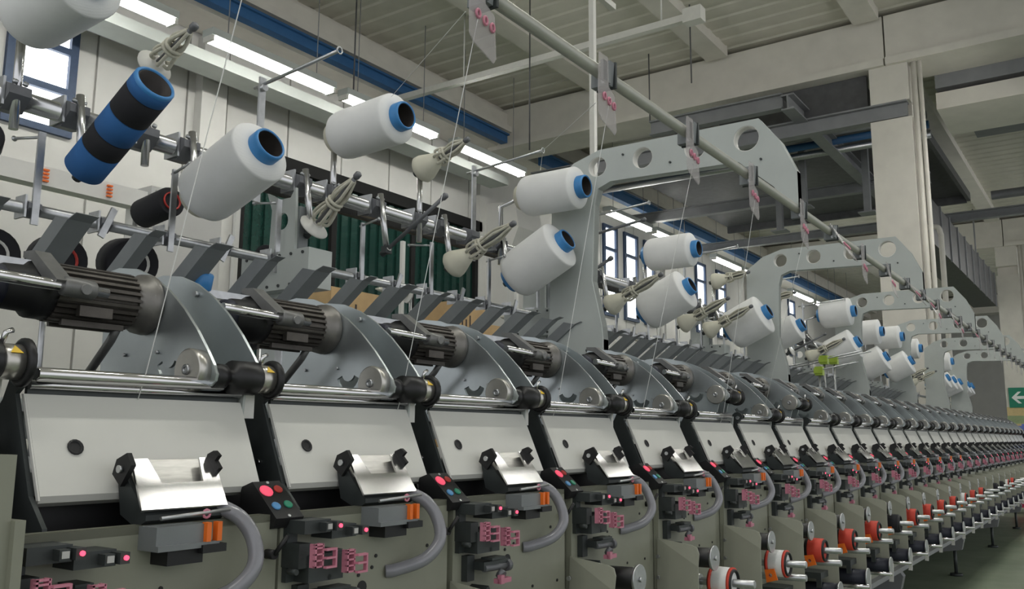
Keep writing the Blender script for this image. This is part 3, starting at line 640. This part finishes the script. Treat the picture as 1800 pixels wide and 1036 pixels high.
# ------------------------------------------------------------------ gantry frames and guide pipe
GX = [3.6, 6.33, 8.75, 11.05, 13.3, 15.4]
def gantry(x, label):
    t = thing('gantry_frame', label, 'gantry frame', (x, 2.13, 1.0), 'gantry frames over the machine')
    out = [(2.285, 1.0), (2.285, 1.62), (2.275, 1.66), (2.255, 2.385), (2.13, 2.475), (1.99, 2.517), (1.205, 2.515), (1.115, 2.395), (1.052, 2.255), (1.052, 2.10), (1.085, 2.09), (1.15, 2.20), (1.30, 2.335), (1.93, 2.352), (2.00, 2.325), (2.02, 2.25), (2.035, 1.88), (1.985, 1.66), (1.98, 1.60), (1.98, 1.0)]
    holes = [circ(2.0, 2.435, .050, 22), circ(1.76, 2.437, .052, 22), circ(1.50, 2.437, .052, 22), circ(1.262, 2.435, .058, 22)]
    part('side_plate', t, M['greyp'], lambda bm: plate(bm, out, holes, x-.004, x+.004))
    # folded flange round the outline
    def fl(bm):
        n = len(out)
        for i in list(range(0, n-1)):
            (a, b), (c, d) = out[i], out[i+1]
            if i in (9,): continue
            vs = [bm.verts.new(p) for p in ((x+.004, a, b), (x+.004, c, d), (x+.05, c, d), (x+.05, a, b))]
            bm.faces.new(vs)
        r = bmesh.ops.solidify(bm, geom=bm.faces[:], thickness=.003)
    part('flange', t, M['greyp'], fl)
    for h in ((2.0, 2.435, .050), (1.76, 2.437, .052), (1.50, 2.437, .052), (1.262, 2.435, .058)):
        part('hole_collar', t, M['whitep'], lambda bm: (lathe(bm, (x-.002, h[0], h[1]), (1, 0, 0), [(0, h[2]), (.045, h[2]), (.045, h[2]-.003), (0, h[2]-.003), (0, h[2])], 22, False)))
    for (y, z) in ((2.20, 1.55), (2.06, 1.55), (1.86, 2.47), (1.62, 2.39), (1.20, 2.33)):
        part('frame_bolt', t, M['dark'], lambda bm: cyl(bm, (x-.012, y, z), (x-.004, y, z), .009 if z < 2 else .005, 8))
    return t
for k, x in enumerate(GX):
    gantry(x, '%s pale grey gantry frame with round holes, counting from the camera' % nth(k+1))
PY, PZ = 1.07, 2.10
solo('guide_pipe', M['pipe'], lambda bm: cyl(bm, (.6, PY, PZ), (MEND, PY, PZ), .0165, 16), 'long grey pipe carrying the pink-eyed yarn guides above the machine', 'pipe', (7, PY, PZ))
GUX = [1.42, 1.96, 2.51, 3.055, 3.66, 4.15, 4.68, 5.26, 5.80]
while len(GUX) < 24: GUX.append(GUX[-1]+.52)
def guide(x, label, lv, swing):
    t = thing('yarn_guide', label, 'yarn guide', (x, PY, PZ), 'yarn guides clamped on the pipe')
    part('clamp', t, M['greyd'], lambda bm: (plate(bm, [(PY-.028, PZ+.030), (PY+.028, PZ+.030), (PY+.030, PZ-.035), (PY-.022, PZ-.035)], [circ(PY, PZ, .0168, 10)] if 0 else [], x-.012, x+.012)))
    part('clamp_jaw', t, M['dark'], lambda bm: box(bm, x+.014, x+.022, PY-.030, PY+.028, PZ-.038, PZ+.034))
    part('clamp_screw', t, M['steel'], lambda bm: cyl(bm, (x-.022, PY-.012, PZ-.026), (x+.03, PY-.012, PZ-.026), .007, 8))
    a = math.radians(swing)
    def rot(bm):
        bmesh.ops.rotate(bm, cent=Vector((x, PY-.03, PZ)), matrix=Matrix.Rotation(a, 3, 'X'), verts=bm.verts)
    def pl(bm):
        plate(bm, [(x-.075, PZ+.03), (x-.030, PZ+.03), (x-.028, PZ-.05), (x+.005, PZ-.065), (x+.012, PZ-.16), (x+.004, PZ-.172), (x-.066, PZ-.150), (x-.080, PZ-.135), (x-.082, PZ-.06)], [], PY-.032, PY-.029, 'y'); rot(bm)
    pp = part('guide_plate', t, M['acryl'], pl)
    part('plate_arm', t, M['greyd'], lambda bm: box(bm, x-.05, x-.012, PY-.029, PY-.02, PZ-.035, PZ+.02))
    if lv < 2:
        for k in range(3):
            cx, cz = x-.058+.025*k, PZ-.086-.006*k
            def ey_(bm):
                tube(bm, [(cx+.0065*math.cos(b), PY-.036, cz+.009*math.sin(b)) for b in [2*PI*q/10 for q in range(10)]], .0032, 6, True); rot(bm)
            part('eyelet', t, M['pink'], ey_)
    return t
guide(.88, 'yarn guide at the near end of the pipe, above the picture', 0, 0)
for k, x in enumerate(GUX):
    sw_ = {5: -28, 7: -10, 8: -30, 9: -25, 11: -20, 13: -25}.get(k, 0)
    guide(x, '%s yarn guide from the top left on the grey pipe, clear plate with pink eyelets' % nth(k+1), 0 if k < 10 else (1 if k < 14 else 2), sw_)
# ================================================================== the creel behind the units
RY, RZ, LZ = 2.5, 2.08, 1.775
def clampblock(bm, x, y, z, r, s=1.0):
    plate(bm, [(y-r-.030*s, z+r*.7), (y-r*.3, z+r+.012*s), (y+r+.012*s, z+r*.6), (y+r+.008*s, z-r-.008*s), (y-r*.5, z-r-.016*s), (y-r-.030*s, z-r*.2)], [], x-.030*s, x+.030*s)
rail = thing('creel_rail', 'thick chromed creel rail running behind the big white yarn packages', 'rail', (7, RY, RZ))
part('rail_tube', rail, M['arm_steel'], lambda bm: cyl(bm, (.5, RY, RZ), (17, RY, RZ), .028, 20))
part('dark_strip', rail, M['black'], lambda bm: box(bm, 1.9, 17, RY+.10, RY+.13, RZ-.02, RZ+.045))
rail2 = thing('creel_rail', 'thinner steel rail with small clamps below the thick creel rail', 'rail', (7, RY, LZ))
part('rail_tube', rail2, M['steel'], lambda bm: cyl(bm, (.5, RY, LZ), (17, RY, LZ), .017, 14))
for i, x in enumerate((2.13, 3.82, 6.0, 8.4, 10.8)):
    t = thing('rail_support', '%s grey support plate from the left with riveted cross box under the thick creel rail' % nth(i+1), 'support', (x, RY, 1.08), 'support plates of the creel')
    part('upright', t, M['greyp'], lambda bm: plate(bm, [(RY+.10, 1.08), (RY+.09, 1.50), (RY+.07, 1.98), (RY+.10, 2.05), (RY+.055, 2.03), (RY+.03, 2.015), (RY-.03, 2.015), (RY-.055, 2.05), (RY-.06, 1.98), (RY-.07, 1.50), (RY-.08, 1.08)], [circ(RY+.01, 1.93, .032, 16)], x-.006, x+.006))
    part('upright_flange', t, M['greyd'], lambda bm: box(bm, x+.006, x+.05, RY-.07, RY-.062, 1.08, 1.98))
    bx = part('cross_box', t, M['greyp'], lambda bm: box(bm, x-.06, x+.05, RY-.20, RY+.16, 1.66, 1.80))
    for q in range(6):
        for zz in (1.675, 1.785):
            part('rivet', bx, M['dark'], lambda bm: cyl(bm, (x-.064, RY-.17+.06*q, zz), (x-.060, RY-.17+.06*q, zz), .006, 6))
# ------------------------------------------------------------------ holders and packages
def axis(th): return Vector((0, -math.cos(th), math.sin(th)))
def peg_frame(p, d):
    u, v = frame_of(d); return u, v
def cords(t, p, d, L, tie=.5):
    u, v = frame_of(d)
    for k in range(6):
        a = 2*PI*k/6; n = u*math.cos(a)+v*math.sin(a)
        pts = [p+d*.02+n*.020, p+d*(.16*L)+n*.036, p+d*(.36*L)+n*.030, p+d*(tie*L)+n*.019, p+d*(.68*L)+n*.026, p+d*(.9*L)+n*.014, p+d*L+n*.008]
        part('elastic_cord', t, M['cord'], lambda bm: tube(bm, spline(pts, 4), .0062, 6))
    for q in (-.008, .008):
        part('cord_tie', t, M['cord'], lambda bm: tube(bm, [p+d*(tie*L+q)+(u*math.cos(2*PI*k/14)+v*math.sin(2*PI*k/14))*.027 for k in range(14)], .0065, 8, True))
def holder(x, row, state, label, tilt=None, lv=0, dy=0.0):
    L = {('low', 'cords'): .29, ('up', 'cords'): .235, ('low', 'remnant'): .37, ('up', 'remnant'): .28}.get((row, state), .35 if state == 'bare' else .27)
    low = row == 'low'
    th = math.radians(tilt if tilt is not None else (26 if low else 8))
    root = (x, RY, RZ)
    t = thing('cone_holder', label, 'yarn holder', root, 'package holders on the creel rail')
    part('clamp', t, M['clamp'], lambda bm: clampblock(bm, x, RY, RZ, .028))
    if lv == 0:
        for dx in (-.014, .014):
            part('clamp_screw', t, M['steel'], lambda bm: lathe(bm, (x+dx, RY-.052, RZ+.032), (0, -.72, .7), [(-.006, .0075), (.004, .0075), (.004, .0045), (.001, .004)], 10))
        part('clamp_strap', t, M['steel'], lambda bm: box(bm, x-.038, x-.031, RY-.035, RY+.038, RZ-.036, RZ+.045))
    if low:
        j = Vector((x, 2.405+dy, 1.89)); part('support_arm', t, M['arm_steel'], lambda bm: cyl(bm, (x, RY-.052, RZ+.05), j, .0125, 12))
    else:
        j = Vector((x, RY-.03+dy, 2.30)); part('support_arm', t, M['arm_steel'], lambda bm: tube(bm, [(x, RY-.035, RZ-.10), (x, RY-.035, 2.27), j] if dy else [(x, RY-.035, RZ-.10), j], .0125, 12))
    d = axis(th)
    part('joint', t, M['dark'], lambda bm: (cyl(bm, j-d*.03, j+d*.012, .014, 10), box(bm, x-.018, x+.018, j.y-.012, j.y+.014, j.z-.014, j.z+.014)))
    part('peg', t, M['clamp'], lambda bm: (cyl(bm, j, j+d*L, .0085, 10), lathe(bm, j+d*L, d, [(-.02, .0085), (-.012, .013), (.004, .013), (.010, .006)], 10)))
    if state == 'cords':
        part('stop_disc', t, M['whitep'], lambda bm: lathe(bm, j+d*.015, d, [(0, .056), (.006, .058), (.010, .030), (.026, .024)], 26))
        cords(t, j+d*.03, d, L-.06)
    elif state == 'remnant':
        part('yarn_remnant', t, M['cream'], lambda bm: lathe(bm, j+d*.0, d, [(0, .052), (.012, .062), (.035, .060), (.085, .040), (.115, .028), (.118, .018)], 24))
        cords(t, j+d*.09, d, L-.11, .35)
    elif state == 'bare':
        part('stop_disc', t, M['whitep'], lambda bm: lathe(bm, j+d*.01, d, [(0, .012), (.004, .012)], 12)) if low and x < 3 else part('stop_disc', t, M['whitep'], lambda bm: lathe(bm, j+d*.02, d, [(0, .038), (.006, .044), (.012, .040), (.014, .016), (.03, .012)], 22))
    return j, d, t
def package(j, d, r, kind, label, L=.36, off=.01, name='yarn_cone'):
    """package on a peg: built along local Z, then laid along the peg"""
    p = j+d*off
    t = thing(name, label, 'yarn cone' if kind != 'banded' else 'tube', p, 'yarn packages on the creel')
    phi = math.acos(max(-1, min(1, d.z)))
    t.rotation_euler = (phi, 0, 0)
    def lp(nm, mm, prof, n=40):
        bm = bm_new(); lathe(bm, (0, 0, 0), (0, 0, 1), prof, n, False)
        return link(nm, mesh_from(bm, nm, M[mm]), t)
    T = .054
    if kind == 'banded':
        T = .057
        bands = [(0, .10, 'bluey'), (.10, .165, 'blacky'), (.165, .245, 'bluey'), (.245, .33, 'blacky'), (.33, .365, 'bluey')]
        for a, b, mm in bands:
            lp('yarn_band', mm, [(a, T-(.006 if a == 0 else 0)), (a+.006, T+.001), (b-.001, T+.001), (b, T-.002)] if a == 0 else [(a, T-.002), (a+.002, T+.001), (b-.002, T+.001), (b, T-.002)])
        lp('tube_rim', 'blue', [(.362, T-.001), (.372, T+.001), (.377, T-.003), (.376, T-.008), (.36, T-.009)])
        lp('tube_core', 'tubein', [(.01, T-.012), (.372, T-.009), (.372, T-.012), (.05, T-.014), (.05, .012)])
        return t
    yb = {'cone': 'yarn'}[kind]
    lp('yarn_body', yb, [(.018, T), (.018, r*.70), (.024, r*.84), (.036, r*.94), (.056, r*.985), (.09, r*.995), (L-.040, r), (L-.034, r*.995), (L-.029, r*.965), (L-.020, T+.010), (L-.019, T)], 48)
    lp('tube_foot', 'cream' if r < .105 else 'blue', [(-.012, T-.004), (-.010, T+.006), (.018, T+.012)], 32)
    lp('tube_sleeve', 'blue', [(L-.022, T), (L+.012, T), (L+.019, T-.002), (L+.021, T-.006), (L+.017, T-.010)], 32)
    lp('tube_core', 'tubein', [(L+.019, T-.0095), (L-.10, T-.013), (L-.10, .011)], 32)
    return t
low_list = [(1.30, 'banded', 30, 0), (1.68, 'cone', 20, .101), (2.17, 'cords', 37, 0), (2.576, 'bare', 31, 0), (2.99, 'remnant', 24, 0), (3.44, 'cone', 27, .118), (3.90, 'bare', 27, 0), (4.44, 'remnant', 25, 0),
            (4.86, 'cone', 25, .124), (5.45, 'remnant', 25, 0), (5.88, 'remnant', 25, 0), (6.1, 'cone', 25, .145, -.07), (7.05, 'cone', 25, .112), (7.75, 'bare', 25, 0), (8.3, 'remnant', 25, 0), (8.45, 'cone', 25, .145, -.12), (10.2, 'cone', 26, .150), (10.85, 'cone', 26, .142, -.13),
            (12.4, 'remnant', 26, 0), (13.0, 'remnant', 26, 0), (14.2, 'cone', 26, .15), (14.75, 'cone', 26, .15), (15.3, 'cone', 26, .14), (15.8, 'cone', 26, .14), (16.2, 'cone', 26, .14), (16.6, 'cone', 26, .14)]
up_list = [(1.13, 'cone', 4, .100), (1.53, 'cords', 22, 0), (2.33, 'cone', 3, .096), (2.843, 'remnant', 20, 0), (3.45, 'cone', 0, .100, -.12), (4.35, 'bare', 8, 0), (5.05, 'cone', 1, .106), (6.2, 'remnant', 10, 0), (7.3, 'remnant', 10, 0), (8.5, 'cone', 4, .130, -.12), (10.2, 'cone', 2, .135), (10.85, 'cone', 2, .13, -.08), (12.4, 'cone', 2, .13), (14.9, 'cone', 4, .14)]
STW = {'cone': 'carrying a white package', 'banded': 'carrying the blue and black tube', 'cords': 'empty, with cream elastic cords and white disc', 'bare': 'empty bare rod', 'remnant': 'with a small cream yarn remnant and cords'}
TIPS = {}
for row, lst in (('low', low_list), ('up', up_list)):
    cnt = 0
    for i, (x, st, tl, r, *dy_) in enumerate(lst):
        j, d, hd = holder(x, row, st, '%s %s holder from the left, %s' % (nth(i+1), 'lower' if row == 'low' else 'upper', STW[st]), tl, 0 if x < 6 else 1, dy_[0] if dy_ else 0.0)
        TIPS[(row, i)] = j+d*.35
        if st == 'cone':
            cnt += 1
            extra = ', cut by the top left corner' if (row == 'up' and i == 0) else ''
            package(j, d, r, 'cone', '%s large white yarn cone from the left, %s row%s' % (nth(cnt), 'lower' if row == 'low' else 'upper', extra), L=.345 if r < .13 else .32)
        elif st == 'banded':
            package(j, d, .05, 'banded', 'blue and black banded yarn tube at the upper left', name='yarn_tube')
# ------------------------------------------------------------------ guide posts on the thin rail and hook arms on the thick rail
def post(x, h, arm, label, ang=0):
    t = thing('guide_post', label, 'guide post', (x, RY, LZ), 'yarn guide posts on the thin rail')
    part('clamp', t, M['clamp'], lambda bm: clampblock(bm, x, RY, LZ, .017, .6))
    part('clamp_strap', t, M['steel'], lambda bm: box(bm, x-.026, x-.020, RY-.028, RY+.028, LZ-.03, LZ+.034))
    def bar(bm):
        box(bm, x-.010, x+.010, RY-.038, RY-.030, LZ-.05, LZ+h)
        if ang: bmesh.ops.rotate(bm, cent=Vector((x, RY-.034, LZ)), matrix=Matrix.Rotation(math.radians(ang), 3, 'Y'), verts=bm.verts)
    part('flat_bar', t, M['steel'], bar)
    if arm:
        q = Vector((x+math.sin(math.radians(ang))*h, RY-.038, LZ+h*math.cos(math.radians(ang))-.012))
        part('cross_rod', t, M['steel'], lambda bm: (cyl(bm, q+Vector((0, .02, 0)), q+Vector((-.02, -arm, .01)), .0045, 8), lathe(bm, q+Vector((-.02, -arm, .01)), (0, -1, 0), [(-.006, .004), (0, .009), (.006, .004)], 8)))
    return t
px = .78; k = 0
while px < 14:
    k += 1
    ang = 0 if k % 2 else 22
    h = .22 if k % 2 else .05
    post(px, h, (.10 if k % 4 == 1 else -.12) if k % 2 else 0, '%s small post from the left clamped on the thin creel rail' % nth(k), ang)
    px += .215
def hook(x, label):
    t = thing('hook_arm', label, 'hook arm', (x, RY, RZ), 'tall hook arms on the thick rail')
    part('clamp', t, M['clamp'], lambda bm: clampblock(bm, x, RY, RZ, .028))
    part('flat_bar', t, M['steel'], lambda bm: box(bm, x-.014, x+.014, RY-.046, RY-.038, RZ-.12, RZ+.34))
    part('cross_rod', t, M['steel'], lambda bm: (cyl(bm, (x, RY+.0, RZ+.31), (x, RY-.42, RZ+.345), .0065, 8), cyl(bm, (x, RY-.06, RZ+.30), (x, RY-.03, RZ+.30), .014, 8), tube(bm, [(x+.012*math.cos(a), RY-.43, RZ+.345+.012*math.sin(a)) for a in [2*PI*q/8 for q in range(8)]], .003, 5, True)))
    return t
for i, x in enumerate((1.96, 3.22, 4.30, 5.65, 7.0, 8.4)):
    hook(x, '%s tall hook arm from the left rising from the thick creel rail' % nth(i+1))
# ------------------------------------------------------------------ slanting sheet channels
def channel(x, wide, label):
    t = thing('sheet_channel', label, 'channel', (x, 2.22, 1.56), 'slanting grey channels behind the motors')
    w_ = .030 if wide else .018
    a = Vector((x, 2.26, 1.575)); d = Vector((0, -.80, .60)); n = Vector((0, .60, .80)); L = .17
    def P(s, dx, h): return a+d*s+Vector((dx, 0, 0))+n*h
    def sheet(c, off=(0, .001, .0017)):
        return lambda bm: slab(bm, c, off)
    part('web', t, M['greyd'], sheet((P(0, -w_, 0), P(L, -w_, 0), P(L, w_, 0), P(0, w_, 0))))
    for sx in (-1, 1):
        part('lip', t, M['greyd'], sheet((P(0, sx*w_, 0), P(L-.0, sx*w_, 0), P(L-.04, sx*w_, .048 if sx < 0 else .02), P(-.03, sx*w_, .048 if sx < 0 else .02)), (.002*sx, 0, 0)))
    part('end_tab', t, M['greyd'], sheet((P(L, -w_, 0), P(L, w_, 0), P(L+.035, w_, -.012), P(L+.035, -w_, -.012))))
x = .95; k = 0
while x < 12:
    k += 1
    channel(x, k % 2 == 0, '%s slanting grey sheet channel from the left, %s' % (nth(k), 'wide' if k % 2 == 0 else 'narrow'))
    x += .205
# ------------------------------------------------------------------ black bobbins of the far side, bits between
def bobbin(p, d, r, L, rim, label):
    t = thing('black_bobbin', label, 'bobbin', p, 'black bobbins on the far side')
    p = Vector(p); d = Vector(d).normalized()
    part('yarn', t, M['blacky'], lambda bm: lathe(bm, p, d, [(0, r*.85), (.01, r), (L-.01, r), (L, r*.92)], 26))
    part('stand', t, M['steel'], lambda bm: (cyl(bm, p-d*.05, p+d*.02, .01, 8), cyl(bm, p-d*.05, Vector((p.x-d.x*.05, p.y-d.y*.05, 1.08)), .01, 8)))
    part('core', t, M[rim], lambda bm: lathe(bm, p+d*(L-.006), d, [(0, r*.62), (.012, r*.62), (.014, r*.56), (.0, r*.5), (-.02, r*.3)], 22))
bobbin((1.90, 3.05, 1.985), (-.05, -1, .10), .056, .20, 'redd', 'long black bobbin with a pink rim above the thin rail')
bobbin((1.44, 2.80, 1.70), (-.30, -1, -.18), .080, .14, 'redd', 'fat black bobbin with a red core left of the first motor')
bobbin((1.68, 2.80, 1.73), (-.30, -1, -.18), .086, .14, 'whitep', 'fat black bobbin with a pale core behind the first motor')
bobbin((1.24, 2.80, 1.68), (-.35, -1, -.15), .082, .13, 'whitep', 'fat black bobbin with a pale core at the left edge')
bobbin((1.26, 2.95, 2.06), (-.4, -1, 0), .060, .12, 'whitep', 'small black bobbin at the left edge above the thin rail')
bobbin((2.53, 3.0, 1.90), (-.9, -.4, 0), .048, .14, 'black', 'black bobbin peeking out left of the riveted support plate')
bobbin((2.42, 3.0, 1.56), (-.9, -.4, 0), .060, .10, 'black', 'black bobbin low behind the riveted support plate')
bobbin((3.35, 2.9, 1.60), (-.3, -1, -.2), .07, .16, 'black', 'dark bobbin between the channels behind the third motor')
def far_peg(x, y, z, label):
    t = thing('far_peg', label, 'yarn holder', (x, y, z), 'pegs of the far side creel')
    part('peg', t, M['cord'], lambda bm: lathe(bm, (x, y, z), (-.9, .25, .03), [(0, .016), (.05, .020), (.09, .014), (.14, .018), (.18, .010), (.2, .004)], 10))
    part('stop_disc', t, M['whitep'], lambda bm: lathe(bm, (x, y, z), (.9, -.25, -.03), [(0, .05), (.008, .052), (.02, .03), (.03, .015)], 16))
    part('stem', t, M['steel'], lambda bm: cyl(bm, (x+.03, y, z-.02), (x+.03, y, 1.08), .008, 8))
for i, (x, y, z) in enumerate(((3.60, 3.2, 1.92), (4.75, 3.2, 1.90), (6.6, 3.2, 1.93), (7.6, 3.2, 1.9))):
    far_peg(x, y, z, '%s cream-corded peg from the left on the far side of the creel' % nth(i+1))
rail3 = thing('far_rail', 'dim steel rail of the far side creel behind the thin rail', 'rail', (7, 3.3, 1.6))
part('rail_tube', rail3, M['steel'], lambda bm: cyl(bm, (.8, 3.3, 1.62), (16, 3.3, 1.62), .016, 10))
for k in range(30):
    x = 1.0+k*.45
    part('rail_clamp', rail3, M['clamp'], lambda bm: clampblock(bm, x, 3.3, 1.62, .016, .7))
for k in range(12):
    x = 1.4+k*1.15
    part('rail_stem', rail3, M['whitep'], lambda bm: box(bm, x-.012, x+.012, 3.32, 3.34, 1.08, 2.25))
for i, (x, y, z) in enumerate(((7.35, 2.0, 1.78), (7.65, 2.0, 1.80), (7.2, 2.0, 1.68))):
    t = thing('lime_clip', '%s lime green clip from the left behind the raised fins' % nth(i+1), 'clip', (x, y, z), 'lime green clips')
    part('clip_body', t, M['lime'], lambda bm: (box(bm, x-.03, x+.03, y-.03, y+.03, z-.035, z+.035), box(bm, x-.04, x-.03, y-.035, y+.035, z-.02, z+.02)))
    part('clip_stand', t, M['steel'], lambda bm: cyl(bm, (x, y, z), (x, y, 1.08), .008, 6))
    part('clip_rod', t, M['steel'], lambda bm: cyl(bm, (x, y+.35, z-.05), (x, y-.3, z+.06), .006, 6))
# ------------------------------------------------------------------ yarn strands
def strand(pts, label):
    solo('yarn_strand', M['thread'], lambda bm: tube(bm, pts, .0009, 5), label, 'yarn', pts[0], 'white yarn strands')
def eye(k, e=0): return Vector((GUX[k]-.058+.025*e, PY-.036, PZ-.092))
strand([Vector((.82, 1.034, 2.0)), Vector((.851, 1.322, 1.250)), Vector((.848, 1.335, 1.206))], 'white yarn strand running down over the first fin plate at the left')
strand([eye(0), Vector((1.481, 1.322, 1.250)), Vector((1.48, 1.335, 1.206))], 'white yarn strand from the first guide down past the bare rod')
strand([eye(1, 1), Vector((2.137, 1.322, 1.250)), Vector((2.13, 1.335, 1.206))], 'white yarn strand from the second guide down to the covers')
strand([eye(2, 1), Vector((2.676, 1.322, 1.250)), Vector((2.67, 1.335, 1.206))], 'white yarn strand from the third guide down to the covers')
strand([eye(3, 1), Vector((3.385, 1.322, 1.250)), Vector((3.38, 1.335, 1.206))], 'white yarn strand from the fourth guide down to the covers')
strand([eye(4, 1), Vector((3.85, 1.322, 1.250))], 'white yarn strand from the fifth guide down to the covers')
strand([eye(0)+Vector((-.03, .01, .0)), TIPS[('up', 2)]+Vector((0, .06, .085))], 'white yarn strand from the first guide to the upper white cone')
strand([eye(1)+Vector((-.03, .01, -.02)), Vector((3.22, 2.07, 2.425)), Vector((3.40, 2.2, 2.40))], 'white yarn strand from the second guide to the hook arm')
t = thing('bottle_cap', 'bright blue plastic cap behind the first motor', 'cap', (1.60, 2.14, 1.578), None)
part('cap_shell', t, M['blue'], lambda bm: lathe(bm, (1.60, 2.235, 1.578), (0, -.35, .94), [(0, .026), (.004, .028), (.045, .025), (.050, .020)], 16))
